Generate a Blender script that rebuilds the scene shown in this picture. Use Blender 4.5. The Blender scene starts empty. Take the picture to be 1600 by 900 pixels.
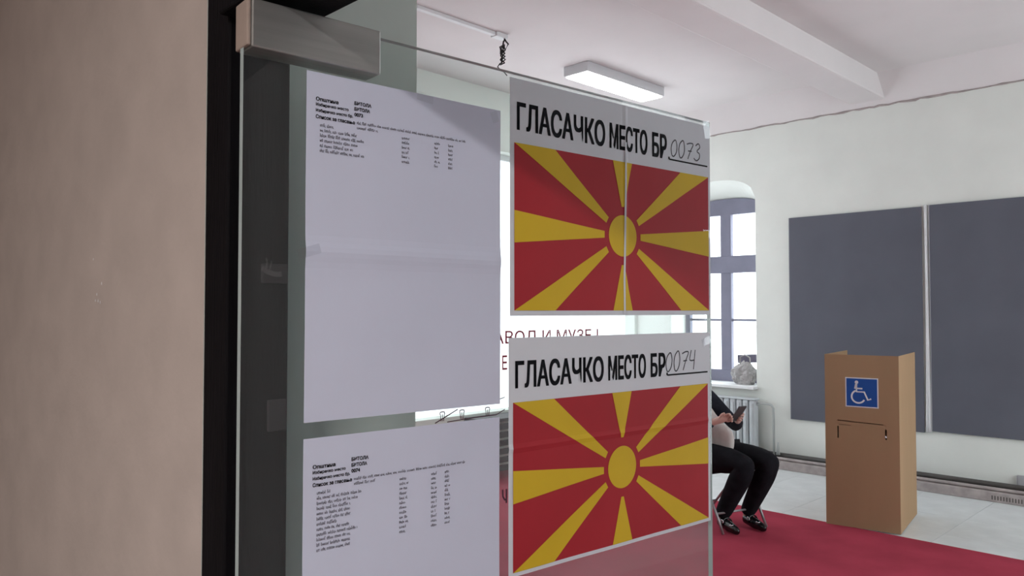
import bpy, bmesh, math, random
from mathutils import Vector, Matrix, noise

random.seed(7)
S = bpy.context.scene
COL = S.collection
PI = math.pi

# ------------------------------------------------------------------ camera
EYE = 1.65
cam_d = bpy.data.cameras.new('camera')
cam_d.sensor_width = 36.0
cam_d.lens = 1220.0 / 1600.0 * 36.0
cam_d.clip_start = 0.02
cam_d.clip_end = 200
cam = bpy.data.objects.new('camera', cam_d)
COL.objects.link(cam)
cam.location = (0, 0, EYE)
cam.rotation_euler = (math.radians(90 + 1.65), 0, math.radians(45.2))
S.camera = cam

# ------------------------------------------------------------------ world, lights, exposure
world = bpy.data.worlds.new('overcast_sky')
S.world = world
world.use_nodes = True
wn = world.node_tree.nodes
wn['Background'].inputs[0].default_value = (0.90, 0.96, 1.0, 1)
wn['Background'].inputs[1].default_value = 5.4

S.view_settings.view_transform = 'Standard'
S.view_settings.look = 'None'
S.view_settings.gamma = 1
S.view_settings.use_curve_mapping = False
S.view_settings.exposure = 0.0


def portal(name, loc, rot, sx, sy):
    l = bpy.data.lights.new(name, 'AREA')
    l.shape = 'RECTANGLE'
    l.size, l.size_y = sx, sy
    l.cycles.is_portal = True
    o = bpy.data.objects.new(name, l)
    COL.objects.link(o)
    o.location = loc
    o.rotation_euler = rot
    return o


# daylight portals (sky sampling through the window openings)
portal('portal_back', (-4.75, 8.42, 1.95), (-PI / 2, 0, 0), 1.2, 2.5)
portal('portal_left', (-6.22, 5.75, 1.95), (0, -PI / 2, 0), 2.9, 4.5)
for yy in (4.5, 6.7):
    portal('portal_right', (2.22, yy, 2.0), (0, PI / 2, 0), 3.0, 2.0)


def area(name, loc, rot, sx, sy, power, col):
    l = bpy.data.lights.new(name, 'AREA')
    l.shape = 'RECTANGLE'
    l.size, l.size_y = sx, sy
    l.energy = power
    l.color = col
    o = bpy.data.objects.new(name, l)
    COL.objects.link(o)
    o.location = loc
    o.rotation_euler = rot
    return o


# the ceiling lamp of the corridor the photographer stands in
area('corridor_lamp_light', (0.2, -1.6, 2.8), (0, 0, 0), 0.9, 0.25, 82, (1.0, 0.93, 0.90))


# ------------------------------------------------------------------ materials
def lin(c):
    return tuple(((v / 255) / 12.92 if v / 255 <= 0.04045 else ((v / 255 + 0.055) / 1.055) ** 2.4) for v in c)


def mat(name, rgb, rough=0.6, spec=0.3, var=0.0, scale=6.0, bump=0.0, bscale=60.0, metal=0.0, coat=0.0,
        emit=0.0, trans=0.0, stretch=None):
    """procedural principled material; rgb is linear"""
    m = bpy.data.materials.new(name)
    m.use_nodes = True
    nt = m.node_tree
    b = nt.nodes['Principled BSDF']
    b.inputs['Base Color'].default_value = (*rgb, 1)
    b.inputs['Roughness'].default_value = rough
    b.inputs['Specular IOR Level'].default_value = spec
    b.inputs['Metallic'].default_value = metal
    b.inputs['Coat Weight'].default_value = coat
    b.inputs['Coat Roughness'].default_value = 0.12
    if emit:
        b.inputs['Emission Color'].default_value = (1, 1, 1, 1)
        b.inputs['Emission Strength'].default_value = emit
    tc = nt.nodes.new('ShaderNodeTexCoord')
    src = tc.outputs['Object']
    if stretch:
        mp = nt.nodes.new('ShaderNodeMapping')
        mp.inputs['Scale'].default_value = stretch
        nt.links.new(src, mp.inputs['Vector'])
        src = mp.outputs['Vector']
    if var:
        n = nt.nodes.new('ShaderNodeTexNoise')
        n.inputs['Scale'].default_value = scale
        n.inputs['Detail'].default_value = 6
        nt.links.new(src, n.inputs['Vector'])
        r = nt.nodes.new('ShaderNodeValToRGB')
        r.color_ramp.elements[0].position = 0.3
        r.color_ramp.elements[1].position = 0.7
        r.color_ramp.elements[0].color = (*[max(0, c * (1 - var)) for c in rgb], 1)
        r.color_ramp.elements[1].color = (*[min(1, c * (1 + var)) for c in rgb], 1)
        nt.links.new(n.outputs['Fac'], r.inputs['Fac'])
        nt.links.new(r.outputs['Color'], b.inputs['Base Color'])
    if bump:
        n2 = nt.nodes.new('ShaderNodeTexNoise')
        n2.inputs['Scale'].default_value = bscale
        n2.inputs['Detail'].default_value = 4
        nt.links.new(src, n2.inputs['Vector'])
        bp = nt.nodes.new('ShaderNodeBump')
        bp.inputs['Strength'].default_value = bump
        bp.inputs['Distance'].default_value = 0.01
        nt.links.new(n2.outputs['Fac'], bp.inputs['Height'])
        nt.links.new(bp.outputs['Normal'], b.inputs['Normal'])
    return m


def glass_mat(name, tint, gloss_ior=1.5, dust=0.0, dust_col=(0.8, 0.85, 0.88), haze=False):
    m = bpy.data.materials.new(name)
    m.use_nodes = True
    nt = m.node_tree
    nt.nodes.remove(nt.nodes['Principled BSDF'])
    out = nt.nodes['Material Output']
    tr = nt.nodes.new('ShaderNodeBsdfTransparent')
    tr.inputs[0].default_value = (*tint, 1)
    gl = nt.nodes.new('ShaderNodeBsdfGlossy')
    gl.inputs['Roughness'].default_value = 0.03
    fr = nt.nodes.new('ShaderNodeFresnel')
    fr.inputs[0].default_value = gloss_ior
    mx = nt.nodes.new('ShaderNodeMixShader')
    ge = nt.nodes.new('ShaderNodeNewGeometry')      # only the entry face of a pane reflects
    iv = nt.nodes.new('ShaderNodeMath'); iv.operation = 'SUBTRACT'; iv.inputs[0].default_value = 1.0
    mu = nt.nodes.new('ShaderNodeMath'); mu.operation = 'MULTIPLY'
    nt.links.new(ge.outputs['Backfacing'], iv.inputs[1])
    nt.links.new(fr.outputs[0], mu.inputs[0])
    nt.links.new(iv.outputs[0], mu.inputs[1])
    nt.links.new(mu.outputs[0], mx.inputs[0])
    nt.links.new(tr.outputs[0], mx.inputs[1])
    nt.links.new(gl.outputs[0], mx.inputs[2])
    last = mx
    if dust:
        df = nt.nodes.new('ShaderNodeBsdfDiffuse')
        df.inputs[0].default_value = (*dust_col, 1)
        no = nt.nodes.new('ShaderNodeTexNoise')
        no.inputs['Scale'].default_value = 5
        no.inputs['Detail'].default_value = 5
        ma = nt.nodes.new('ShaderNodeMapRange')
        ma.inputs[3].default_value = dust * 0.7
        ma.inputs[4].default_value = dust * 1.3
        nt.links.new(no.outputs['Fac'], ma.inputs[0])
        if haze:                                    # dust thickened towards the closing edge to paint in reflected haze
            tc = nt.nodes.new('ShaderNodeTexCoord')
            sp = nt.nodes.new('ShaderNodeSeparateXYZ')
            mf = nt.nodes.new('ShaderNodeMapRange')
            mf.inputs[1].default_value = 0.05
            mf.inputs[2].default_value = 0.45
            mf.inputs[3].default_value = 0.25
            mf.inputs[4].default_value = 1.0
            pr = nt.nodes.new('ShaderNodeMath'); pr.operation = 'MULTIPLY'
            nt.links.new(tc.outputs['Object'], sp.inputs[0])
            nt.links.new(sp.outputs['X'], mf.inputs[0])
            nt.links.new(mf.outputs[0], pr.inputs[0])
            nt.links.new(ma.outputs[0], pr.inputs[1])
            ma = pr
        m2 = nt.nodes.new('ShaderNodeMixShader')
        nt.links.new(ma.outputs[0], m2.inputs[0])
        nt.links.new(mx.outputs[0], m2.inputs[1])
        nt.links.new(df.outputs[0], m2.inputs[2])
        last = m2
    nt.links.new(last.outputs[0], out.inputs[0])
    return m


M = {}
M['beige'] = mat('beige_plaster', (0.50, 0.435, 0.40), 0.9, 0.1, 0.06, 9, 0.10, 45)
M['plaster'] = mat('pale_plaster', (0.80, 0.825, 0.78), 0.92, 0.1, 0.035, 2.2, 0.08, 30)
M['reveal'] = mat('pale_green_plaster', (0.72, 0.77, 0.72), 0.92, 0.1, 0.04, 4, 0.08, 30)
M['ceil'] = mat('ceiling_paint', (0.76, 0.72, 0.72), 0.95, 0.05, 0.03, 1.5, 0.05, 20)
M['frame_dark'] = mat('dark_door_frame', (0.005, 0.0045, 0.006), 0.6, 0.12, 0.3, 5, 0.1, 40, stretch=(6, 6, 0.6))
M['steel'] = mat('brushed_steel', (0.42, 0.43, 0.42), 0.38, 0.5, 0.12, 8, 0.05, 150, metal=0.75, stretch=(0.3, 1, 8))
M['steel_cap'] = mat('fitting_end', (0.36, 0.29, 0.25), 0.5, 0.4, 0.1, 20)
M['door_glass'] = glass_mat('dusty_hazed_door_glass', (0.93, 0.965, 0.955), 1.45, 0.09, haze=True)
M['glass_edge'] = mat('glass_edge', (0.42, 0.50, 0.50), 0.2, 0.6, 0.1, 8)
M['pane'] = glass_mat('window_pane', (0.97, 0.98, 0.98), 1.35)
M['paper'] = mat('list_paper', (0.67, 0.72, 0.88), 0.7, 0.2, 0.02, 8, 0.12, 9)
M['poster'] = mat('poster_paper', (0.74, 0.79, 0.86), 0.6, 0.2, 0.02, 8, 0.06, 9)
M['ink'] = mat('black_print', (0.006, 0.007, 0.011), 0.6, 0.08, 0.1, 30)
M['ink_grey'] = mat('grey_print', (0.10, 0.10, 0.13), 0.7, 0.2, 0.3, 60)
M['pen'] = mat('pen_ink', (0.03, 0.03, 0.05), 0.5, 0.3, 0.1, 30)
M['red'] = mat('red_print', (0.43, 0.024, 0.036), 0.6, 0.18, 0.06, 7, 0.05, 9)
M['yellow'] = mat('yellow_print', (0.72, 0.50, 0.025), 0.6, 0.18, 0.05, 7, 0.05, 9)
M['vinyl'] = mat('dark_red_vinyl', (0.22, 0.008, 0.03), 0.5, 0.3, 0.1, 10)
M['vinyl_dark'] = mat('dark_vinyl', (0.06, 0.02, 0.035), 0.5, 0.3, 0.1, 10)
M['tape'] = glass_mat('clear_tape', (0.93, 0.94, 0.95), 1.7, 0.03, (0.9, 0.9, 0.9))
M['carpet'] = mat('red_carpet', (0.40, 0.052, 0.085), 1.0, 0.05, 0.12, 3, 0.5, 350)
M['tile'] = mat('light_floor_tile', (0.74, 0.77, 0.77), 0.35, 0.4, 0.07, 5, 0.03, 40)
M['joint'] = mat('floor_joint', (0.50, 0.52, 0.51), 0.9, 0.1, 0.1, 9)
M['floor'] = mat('grey_concrete_floor', (0.30, 0.29, 0.28), 0.8, 0.2, 0.1, 3)
M['board'] = mat('dark_grey_board', (0.122, 0.127, 0.155), 0.75, 0.25, 0.06, 2.5, 0.06, 120)
M['white'] = mat('white_plastic', (0.80, 0.81, 0.82), 0.45, 0.4, 0.03, 10)
M['lamp_body'] = mat('lamp_housing', (0.62, 0.62, 0.64), 0.45, 0.4, 0.02, 10)
M['diffuser'] = mat('lamp_diffuser', (0.9, 0.9, 0.9), 0.5, 0.2, 0, 1, emit=9.0)
M['cardboard'] = mat('brown_cardboard', (0.40, 0.262, 0.155), 0.9, 0.1, 0.06, 3, 0.10, 60, stretch=(1, 1, 0.3))
M['hole'] = mat('slot_shadow', (0.02, 0.014, 0.01), 0.95, 0.05, 0.1, 9)
M['blue'] = mat('blue_sign', (0.010, 0.085, 0.36), 0.45, 0.4, 0.04, 8)
M['sign_white'] = mat('white_sign_print', (0.78, 0.80, 0.84), 0.5, 0.3, 0.02, 8)
M['frame_win'] = mat('grey_window_frame', (0.20, 0.20, 0.27), 0.5, 0.4, 0.08, 6)
M['sill'] = mat('white_sill', (0.82, 0.83, 0.83), 0.5, 0.3, 0.02, 6)
M['radiator'] = mat('radiator_enamel', (0.55, 0.58, 0.60), 0.4, 0.4, 0.05, 6)
M['pipe'] = mat('painted_pipe', (0.42, 0.44, 0.43), 0.45, 0.4, 0.08, 8)
M['pipe_dark'] = mat('dark_pipe', (0.07, 0.065, 0.06), 0.5, 0.4, 0.15, 6)
M['plinth'] = mat('stone_plinth', (0.40, 0.35, 0.34), 0.8, 0.2, 0.18, 12, 0.15, 40)
M['vent'] = mat('plinth_slots', (0.10, 0.09, 0.085), 0.8, 0.2, 0.1, 12)
M['outlet'] = mat('grey_outlet', (0.40, 0.40, 0.42), 0.5, 0.3, 0.05, 12)
M['bag'] = mat('grey_bag', (0.36, 0.345, 0.34), 0.35, 0.5, 0.35, 9, 0.6, 14)
M['bag_handle'] = mat('dark_bag_handle', (0.13, 0.12, 0.17), 0.5, 0.4, 0.1, 9)
M['cable'] = mat('black_cable', (0.01, 0.01, 0.01), 0.5, 0.4, 0.1, 9)
M['trousers'] = mat('black_trousers', (0.010, 0.010, 0.013), 0.9, 0.12, 0.3, 14, 0.3, 90)
M['cardigan'] = mat('dark_cardigan', (0.022, 0.024, 0.032), 0.95, 0.1, 0.25, 20, 0.4, 140)
M['blouse'] = mat('pale_blouse', (0.60, 0.55, 0.52), 0.85, 0.15, 0.08, 14, 0.3, 40)
M['skin'] = mat('skin', (0.66, 0.42, 0.35), 0.55, 0.3, 0.06, 12)
M['hair'] = mat('dark_hair', (0.02, 0.014, 0.011), 0.6, 0.35, 0.3, 40, 0.5, 120, stretch=(1, 1, 0.2))
M['shoe'] = mat('black_leather', (0.008, 0.008, 0.009), 0.22, 0.6, 0.1, 20)
M['buckle'] = mat('silver_buckle', (0.75, 0.75, 0.78), 0.2, 0.5, 0.02, 9, metal=1.0)
M['chair_metal'] = mat('chair_tube', (0.34, 0.33, 0.34), 0.35, 0.5, 0.05, 9, metal=0.6)
M['chair_pad'] = mat('chair_pad', (0.02, 0.02, 0.025), 0.7, 0.3, 0.1, 20)
M['phone'] = mat('phone_body', (0.05, 0.045, 0.05), 0.3, 0.5, 0.05, 9)
M['phone_screen'] = mat('phone_glass', (0.16, 0.14, 0.15), 0.15, 0.6, 0.02, 9)
M['rack'] = mat('dark_rack', (0.035, 0.03, 0.035), 0.6, 0.3, 0.15, 9)

_b = bpy.data.materials.new('white_blind_fabric')
_b.use_nodes = True
_nt = _b.node_tree
_nt.nodes.remove(_nt.nodes['Principled BSDF'])
_d = _nt.nodes.new('ShaderNodeBsdfDiffuse'); _d.inputs[0].default_value = (0.85, 0.85, 0.86, 1)
_t = _nt.nodes.new('ShaderNodeBsdfTranslucent'); _t.inputs[0].default_value = (0.85, 0.85, 0.87, 1)
_w = _nt.nodes.new('ShaderNodeTexNoise'); _w.inputs['Scale'].default_value = 200
_mr = _nt.nodes.new('ShaderNodeMapRange'); _mr.inputs[3].default_value = 0.42; _mr.inputs[4].default_value = 0.5
_mx = _nt.nodes.new('ShaderNodeMixShader')
_nt.links.new(_w.outputs['Fac'], _mr.inputs[0]); _nt.links.new(_mr.outputs[0], _mx.inputs[0])
_nt.links.new(_d.outputs[0], _mx.inputs[1]); _nt.links.new(_t.outputs[0], _mx.inputs[2])
_nt.links.new(_mx.outputs[0], _nt.nodes['Material Output'].inputs[0])
M['blind'] = _b


# ------------------------------------------------------------------ helpers
def obj(name, me, m=None, parent=None, smooth=False):
    if isinstance(me, bmesh.types.BMesh):
        bm = me
        me = bpy.data.meshes.new(name)
        bm.to_mesh(me)
        bm.free()
    if m is not None:
        ms = m if isinstance(m, (list, tuple)) else [m]
        for k in ms:
            me.materials.append(M[k])
    o = bpy.data.objects.new(name, me)
    COL.objects.link(o)
    if parent is not None:
        o.parent = parent
    if smooth:
        for p in me.polygons:
            p.use_smooth = True
    return o


def empty(name, loc=(0, 0, 0), rz=0.0):
    o = bpy.data.objects.new(name, None)
    COL.objects.link(o)
    o.location = loc
    o.rotation_euler = (0, 0, rz)
    o.empty_display_size = 0.1
    return o


def tag(o, label, cat, group=None):
    o['label'] = label
    o['category'] = cat
    if group:
        o['group'] = group
    return o


def struct(o, label=None):
    o['kind'] = 'structure'
    if label:
        o['label'] = label
    return o


def add_box(bm, x0, x1, y0, y1, z0, z1, bev=0.0, mi=0):
    n0 = len(bm.faces)
    r = bmesh.ops.create_cube(bm, size=1.0)
    vs = r['verts']
    for v in vs:
        v.co = Vector((x0 + (v.co.x + 0.5) * (x1 - x0), y0 + (v.co.y + 0.5) * (y1 - y0), z0 + (v.co.z + 0.5) * (z1 - z0)))
    if bev:
        es = list({e for v in vs for e in v.link_edges})
        bmesh.ops.bevel(bm, geom=es, offset=bev, segments=2, affect='EDGES', profile=0.5)
    bm.faces.ensure_lookup_table()
    if mi:
        for f in bm.faces[n0:]:
            f.material_index = mi
    return bm


def box(name, x0, x1, y0, y1, z0, z1, m, parent=None, bev=0.0):
    return obj(name, add_box(bmesh.new(), x0, x1, y0, y1, z0, z1, bev), m, parent)


def add_tube(bm, pts, rad, seg=10, cap=True):
    pts = [Vector(p) for p in pts]
    rads = rad if isinstance(rad, (list, tuple)) else [rad] * len(pts)
    rings = []
    up = None
    for i, p in enumerate(pts):
        if i == 0:
            t = pts[1] - p
        elif i == len(pts) - 1:
            t = p - pts[i - 1]
        else:
            t = (pts[i + 1] - p).normalized() + (p - pts[i - 1]).normalized()
        t.normalize()
        if up is None:
            up = Vector((0, 0, 1)) if abs(t.z) < 0.9 else Vector((1, 0, 0))
        a = t.cross(up)
        if a.length < 1e-5:
            a = t.orthogonal()
        a.normalize()
        b = a.cross(t).normalized()
        up = b
        rings.append([bm.verts.new(p + (a * math.cos(2 * PI * k / seg) + b * math.sin(2 * PI * k / seg)) * rads[i]) for k in range(seg)])
    for i in range(len(rings) - 1):
        for k in range(seg):
            bm.faces.new((rings[i][k], rings[i + 1][k], rings[i + 1][(k + 1) % seg], rings[i][(k + 1) % seg]))
    if cap:
        bm.faces.new(rings[0])
        bm.faces.new(list(reversed(rings[-1])))
    bmesh.ops.recalc_face_normals(bm, faces=bm.faces)
    return bm


def tube(name, pts, rad, m, parent=None, seg=10):
    return obj(name, add_tube(bmesh.new(), pts, rad, seg), m, parent, smooth=True)


def plate_poly(outer, holes=()):
    """flat polygon with holes in a plane: list of 2D loops -> bmesh in (x, z), y = 0"""
    bm = bmesh.new()
    es = []
    for lp in (outer, *holes):
        vs = [bm.verts.new((p[0], 0, p[1])) for p in lp]
        for i in range(len(vs)):
            es.append(bm.edges.new((vs[i], vs[(i + 1) % len(vs)])))
    bmesh.ops.triangle_fill(bm, edges=es, use_beauty=True)
    return bm


def wall_with_openings(name, outer, holes, depth, m, splay=0.0):
    """solid wall: outline and openings in (u, z), extruded by depth along +y"""
    bm = plate_poly(outer, holes)
    for f in bm.faces:
        if f.normal.y > 0:
            f.normal_flip()
    bm.normal_update()
    r = bmesh.ops.extrude_face_region(bm, geom=list(bm.faces))
    vs = [g for g in r['geom'] if isinstance(g, bmesh.types.BMVert)]
    bmesh.ops.translate(bm, verts=vs, vec=(0, depth, 0))
    for v in vs:                                    # splayed soffit
        if 2.85 < v.co.z < 3.2:
            v.co.z -= splay
    bmesh.ops.recalc_face_normals(bm, faces=bm.faces)
    return obj(name, bm, m)


def text_bm(body, x0, x1, z0, z1, bold=0.0, shear=0.0):
    """lettering fitted into a box of the (x, z) plane"""
    c = bpy.data.curves.new('lettering', 'FONT')
    c.body = body
    c.offset = bold
    c.shear = shear
    c.resolution_u = 3
    o = bpy.data.objects.new('lettering', c)
    COL.objects.link(o)
    bpy.context.view_layer.update()
    me = bpy.data.meshes.new_from_object(o.evaluated_get(bpy.context.evaluated_depsgraph_get()))
    bpy.data.objects.remove(o)
    bpy.data.curves.remove(c)
    bm = bmesh.new()
    bm.from_mesh(me)
    bpy.data.meshes.remove(me)
    xs = [v.co.x for v in bm.verts]
    ys = [v.co.y for v in bm.verts]
    a, b, cc, d = min(xs), max(xs), min(ys), max(ys)
    for v in bm.verts:
        v.co = Vector((x0 + (v.co.x - a) / (b - a) * (x1 - x0), 0, z0 + (v.co.y - cc) / (d - cc) * (z1 - z0)))
    return bm


def merge(bm, other):
    me = bpy.data.meshes.new('tmp')
    other.to_mesh(me)
    other.free()
    bm.from_mesh(me)
    bpy.data.meshes.remove(me)
    return bm


def stroke(bm, pts, w):
    """flat pen stroke in the (x, z) plane"""
    n = len(pts)
    L, Rr = [], []
    for i in range(n):
        a = pts[max(0, i - 1)]
        b = pts[min(n - 1, i + 1)]
        dx, dz = b[0] - a[0], b[1] - a[1]
        q = math.hypot(dx, dz) or 1
        nx, nz = -dz / q * w / 2, dx / q * w / 2
        L.append(bm.verts.new((pts[i][0] + nx, 0, pts[i][1] + nz)))
        Rr.append(bm.verts.new((pts[i][0] - nx, 0, pts[i][1] - nz)))
    for i in range(n - 1):
        bm.faces.new((Rr[i], Rr[i + 1], L[i + 1], L[i]))
    return bm


def poly_bm(pts):
    bm = bmesh.new()
    bm.faces.new([bm.verts.new((p[0], 0, p[1])) for p in pts])
    return bm


def drape(bm, off, fn, xcuts=(), zcuts=()):
    """cut a flat print and push it onto the relief of its paper (towards -y)"""
    for x in xcuts:
        bmesh.ops.bisect_plane(bm, geom=bm.verts[:] + bm.edges[:] + bm.faces[:], plane_co=(x, 0, 0), plane_no=(1, 0, 0))
    for z in zcuts:
        bmesh.ops.bisect_plane(bm, geom=bm.verts[:] + bm.edges[:] + bm.faces[:], plane_co=(0, 0, z), plane_no=(0, 0, 1))
    for v in bm.verts:
        v.co.y = -off - fn(v.co.x, v.co.z)
    for f in bm.faces:
        f.normal_update()
        if f.normal.y > 0:
            f.normal_flip()
    return bm


def sheet_bm(w, h, fn, xcuts, zcuts, thick=0.0004):
    bm = poly_bm([(0, 0), (w, 0), (w, h), (0, h)])
    drape(bm, 0, fn, xcuts, zcuts)
    r = bmesh.ops.extrude_face_region(bm, geom=list(bm.faces))
    vs = [g for g in r['geom'] if isinstance(g, bmesh.types.BMVert)]
    bmesh.ops.translate(bm, verts=vs, vec=(0, -thick, 0))
    bmesh.ops.recalc_face_normals(bm, faces=bm.faces)
    return bm


def frange(a, b, n):
    return [a + (b - a) * i / n for i in range(1, n)]


# ================================================================== the setting
XL, XR = -5.8, 1.9          # room side walls
Y0, Y1 = 0.775, 7.95        # inner faces of the door wall and of the far wall
ZC = 3.93

# far wall with the arched window opening
def arch_loop(x0, x1, z0, zs, rise, n=22):
    cx, hw = (x0 + x1) / 2, (x1 - x0) / 2
    pts = [(x0, z0), (x1, z0)]
    for i in range(n + 1):
        t = 1 - 2 * i / n
        pts.append((cx + hw * t, zs + rise * (1 - abs(t) ** 2.8) ** 0.5))
    return pts

ARCH = arch_loop(-5.3, -4.2, 0.80, 2.90, 0.235)
wb = wall_with_openings('wall_back', [(XL, 0), (XR, 0), (XR, ZC), (XL, ZC)], [ARCH], 0.42, 'plaster', 0.21)
wb.location.y = Y1
struct(wb, 'pale plaster wall with the arched window and dark boards')

# left wall: wide opening closed by a white blind
wl = wall_with_openings('wall_left', [(Y0 - 0.35, 0), (Y1 + 0.42, 0), (Y1 + 0.42, ZC), (Y0 - 0.35, ZC)],
                        [[(3.6, 0.62), (7.9, 0.62), (7.9, 3.3), (3.6, 3.3)]], 0.4, 'plaster')
wl.matrix_world = Matrix.Translation((XL, 0, 0)) @ Matrix.Rotation(PI / 2, 4, 'Z')
struct(wl, 'pale plaster side wall glimpsed through the glass door')

wr = wall_with_openings('wall_right', [(Y0 - 0.35, 0), (Y1 + 0.42, 0), (Y1 + 0.42, ZC), (Y0 - 0.35, ZC)],
                        [[(y - .9, 0.5), (y + .9, 0.5), (y + .9, 3.4), (y - .9, 3.4)] for y in (4.5, 6.7)], 0.3, 'plaster')
wr.matrix_world = Matrix.Translation((XR + 0.3, 0, 0)) @ Matrix.Rotation(PI / 2, 4, 'Z')
struct(wr)

# door wall: beige towards the corridor, pale towards the room
bm = bmesh.new()
add_box(bm, XL - 0.4, -1.0, 0.430, Y0, 0, ZC)
add_box(bm, 0.95, XR + 0.3, 0.430, Y0, 0, ZC)
add_box(bm, -1.0, 0.95, 0.430, Y0, 2.75, ZC)
for f in bm.faces:
    f.normal_update()
    if f.normal.y < -0.9:
        f.material_index = 1
wd = struct(obj('wall_door', bm, ['reveal', 'beige']), 'beige corridor wall beside the dark door frame')
# small chips in the paint of the beige wall
bm = bmesh.new()
for cx, cz, rr in ((-1.40, 1.695, .0030), (-1.423, 1.677, .0024), (-1.430, 1.667, .0026), (-1.416, 1.666, .0026), (-1.405, 1.664, .0024), (-1.444, 1.737, .0022)):
    n = 7
    vs = [bm.verts.new((cx + rr * random.uniform(.6, 1.2) * math.cos(2 * PI * k / n), 0.4295, cz + 1.2 * rr * random.uniform(.6, 1.2) * math.sin(2 * PI * k / n))) for k in range(n)]
    bm.faces.new(vs)
obj('paint_chips', bm, 'white', wd)['kind'] = 'stuff'

# floors
fl = struct(box('floor', XL - 0.4, XR + 0.3, -3.0, Y1 + 0.4, -0.12, -0.012, ['joint']), 'pale tiled floor between carpet and far wall')
tile_me = None
TW = 0.56
k = 0
for iy in range(4):
    for ix in range(17):
        x = XL + ix * TW
        y = 5.80 + iy * TW
        if x + TW > XR:
            continue
        if tile_me is None:
            b = bmesh.new()
            add_box(b, 0.0015, TW - 0.0015, 0.0015, TW - 0.0015, -0.02, 0.0, 0.001)
            t = obj('tile', b, 'tile', fl)
            tile_me = t.data
        else:
            t = bpy.data.objects.new('tile', tile_me)
            COL.objects.link(t)
            t.parent = fl
        t.location = (x, y, random.uniform(-0.0006, 0.0))
struct(box('floor_corridor', -4.0, 3.0, -3.0, 0.78, -0.012, 0.0, 'floor'))
struct(box('floor_screed', XL, XR, 0.78, 5.80, -0.012, -0.001, 'floor'))

bm = bmesh.new()
add_box(bm, XL + 0.02, XR - 0.3, 0.80, 6.04, 0.0, 0.009, 0.003)
tag(obj('carpet', bm, 'carpet'), 'red carpet covering the floor up to the cardboard booth', 'carpet')

# ceiling, beam, sloped cove
ce = struct(box('ceiling', XL - 0.4, XR + 0.3, 0.43, Y1 + 0.42, ZC, ZC + 0.15, 'ceil'), 'pinkish white painted ceiling')
bm = bmesh.new()
pts = [(Y1 + 0.0, 3.665), (Y1 + 0.0, ZC + .01), (7.70, ZC + .01)]
A = [bm.verts.new((XL, y, z)) for y, z in pts]
B = [bm.verts.new((XR, y, z)) for y, z in pts]
bm.faces.new(A); bm.faces.new(list(reversed(B)))
for i in range(3):
    bm.faces.new((A[i], A[(i + 1) % 3], B[(i + 1) % 3], B[i]))
bmesh.ops.recalc_face_normals(bm, faces=bm.faces)
struct(obj('trim_1', bm, 'ceil'), 'sloped cove between far wall and ceiling')
# rough cracked edge where the cove meets the wall
bm = bmesh.new()
prev = None
pp = []
x = XL + .02
while x < XR - .05:
    pp.append((x, Y1 - 0.004, 3.664 + random.uniform(-.006, .006)))
    x += random.uniform(.04, .10)
add_tube(bm, pp, [random.uniform(.005, .013) for _ in pp], 6)
struct(obj('trim_2', bm, 'plinth'), 'rough plaster edge below the cove')
bm = bmesh.new()
add_box(bm, -3.14, -2.80, Y0, Y1 - 0.01, 3.715, ZC + 0.02, 0.02)
struct(obj('trim_3', bm, 'ceil'), 'shallow ceiling beam running to the far wall')

# corridor shell around the photographer
struct(box('wall_corridor_rear', -4.0, 3.0, -3.1, -3.0, 0, 3.0, 'beige'))
struct(box('wall_corridor_left', -4.1, -4.0, -3.0, 0.43, 0, 3.0, 'beige'))
struct(box('wall_corridor_right', 2.0, 2.1, -3.0, 0.43, 0, 3.0, 'beige'))
struct(box('ceiling_corridor', -4.1, 3.1, -3.1, 0.43, 3.0, 3.1, 'ceil'))
cl = empty('corridor_lamp', (0.2, -1.6, 2.83))
box('housing', -.5, .5, -.17, .17, 0.02, 0.17, 'lamp_body', cl, 0.006)
box('diffuser', -.47, .47, -.14, .14, 0.0, 0.02, 'white', cl, 0.004)
tag(cl, 'corridor ceiling lamp behind the photographer', 'lamp')

# ------------------------------------------------------------------ dark door frame (jambs + header + transom)
dfr = struct(empty('trim_4', (-0.935, 0.43, 0)), 'black wooden door frame around the opening')
box('jamb', -0.065, 0.0, 0.0, 0.085, 0, 2.75, 'frame_dark', dfr, 0.003)
box('jamb', 1.80, 1.885, 0.0, 0.085, 0, 2.75, 'frame_dark', dfr, 0.003)
box('header', 0.0, 1.80, -0.015, 0.085, 2.016, 2.16, 'frame_dark', dfr, 0.003)
box('transom_panel', 0.0, 1.80, 0.02, 0.06, 2.16, 2.75, 'frame_dark', dfr)
# keeper plates on the jamb, seen through the glass
box('keeper_plate', 0.0, 0.006, 0.045, 0.080, 1.685, 1.71, 'rack', dfr, 0.001)
box('keeper_plate', 0.0, 0.006, 0.055, 0.080, 1.495, 1.535, 'rack', dfr, 0.001)

# ------------------------------------------------------------------ glass door (open), local x along the leaf, -y to the camera
DA = math.radians(85.3)
HX, HY = -0.8495, 0.406
LEAF = 0.887
DTOP = 2.003
door = struct(empty('door_1', (HX, HY, 0), DA), 'frameless glass door standing open, papered with notices')
bm = bmesh.new()
add_box(bm, 0, LEAF, -0.005, 0.005, 0.012, DTOP, 0.0008)
for f in bm.faces:
    f.normal_update()
    if abs(f.normal.y) < 0.9:
        f.material_index = 1
obj('glass_pane', bm, ['door_glass', 'glass_edge'], door)
bm = bmesh.new()
add_box(bm, 0.004, 0.172, -0.019, 0.019, 1.950, 2.006, 0.002)
pf = obj('patch_fitting', bm, 'steel', door)
box('end_cap', -0.001, 0.004, -0.018, 0.018, 1.951, 2.005, 'steel_cap', pf, 0.002)
bm = bmesh.new()
add_box(bm, 0.004, 0.172, -0.019, 0.019, 0.012, 0.07, 0.002)
obj('patch_fitting', bm, 'steel', door)
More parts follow.
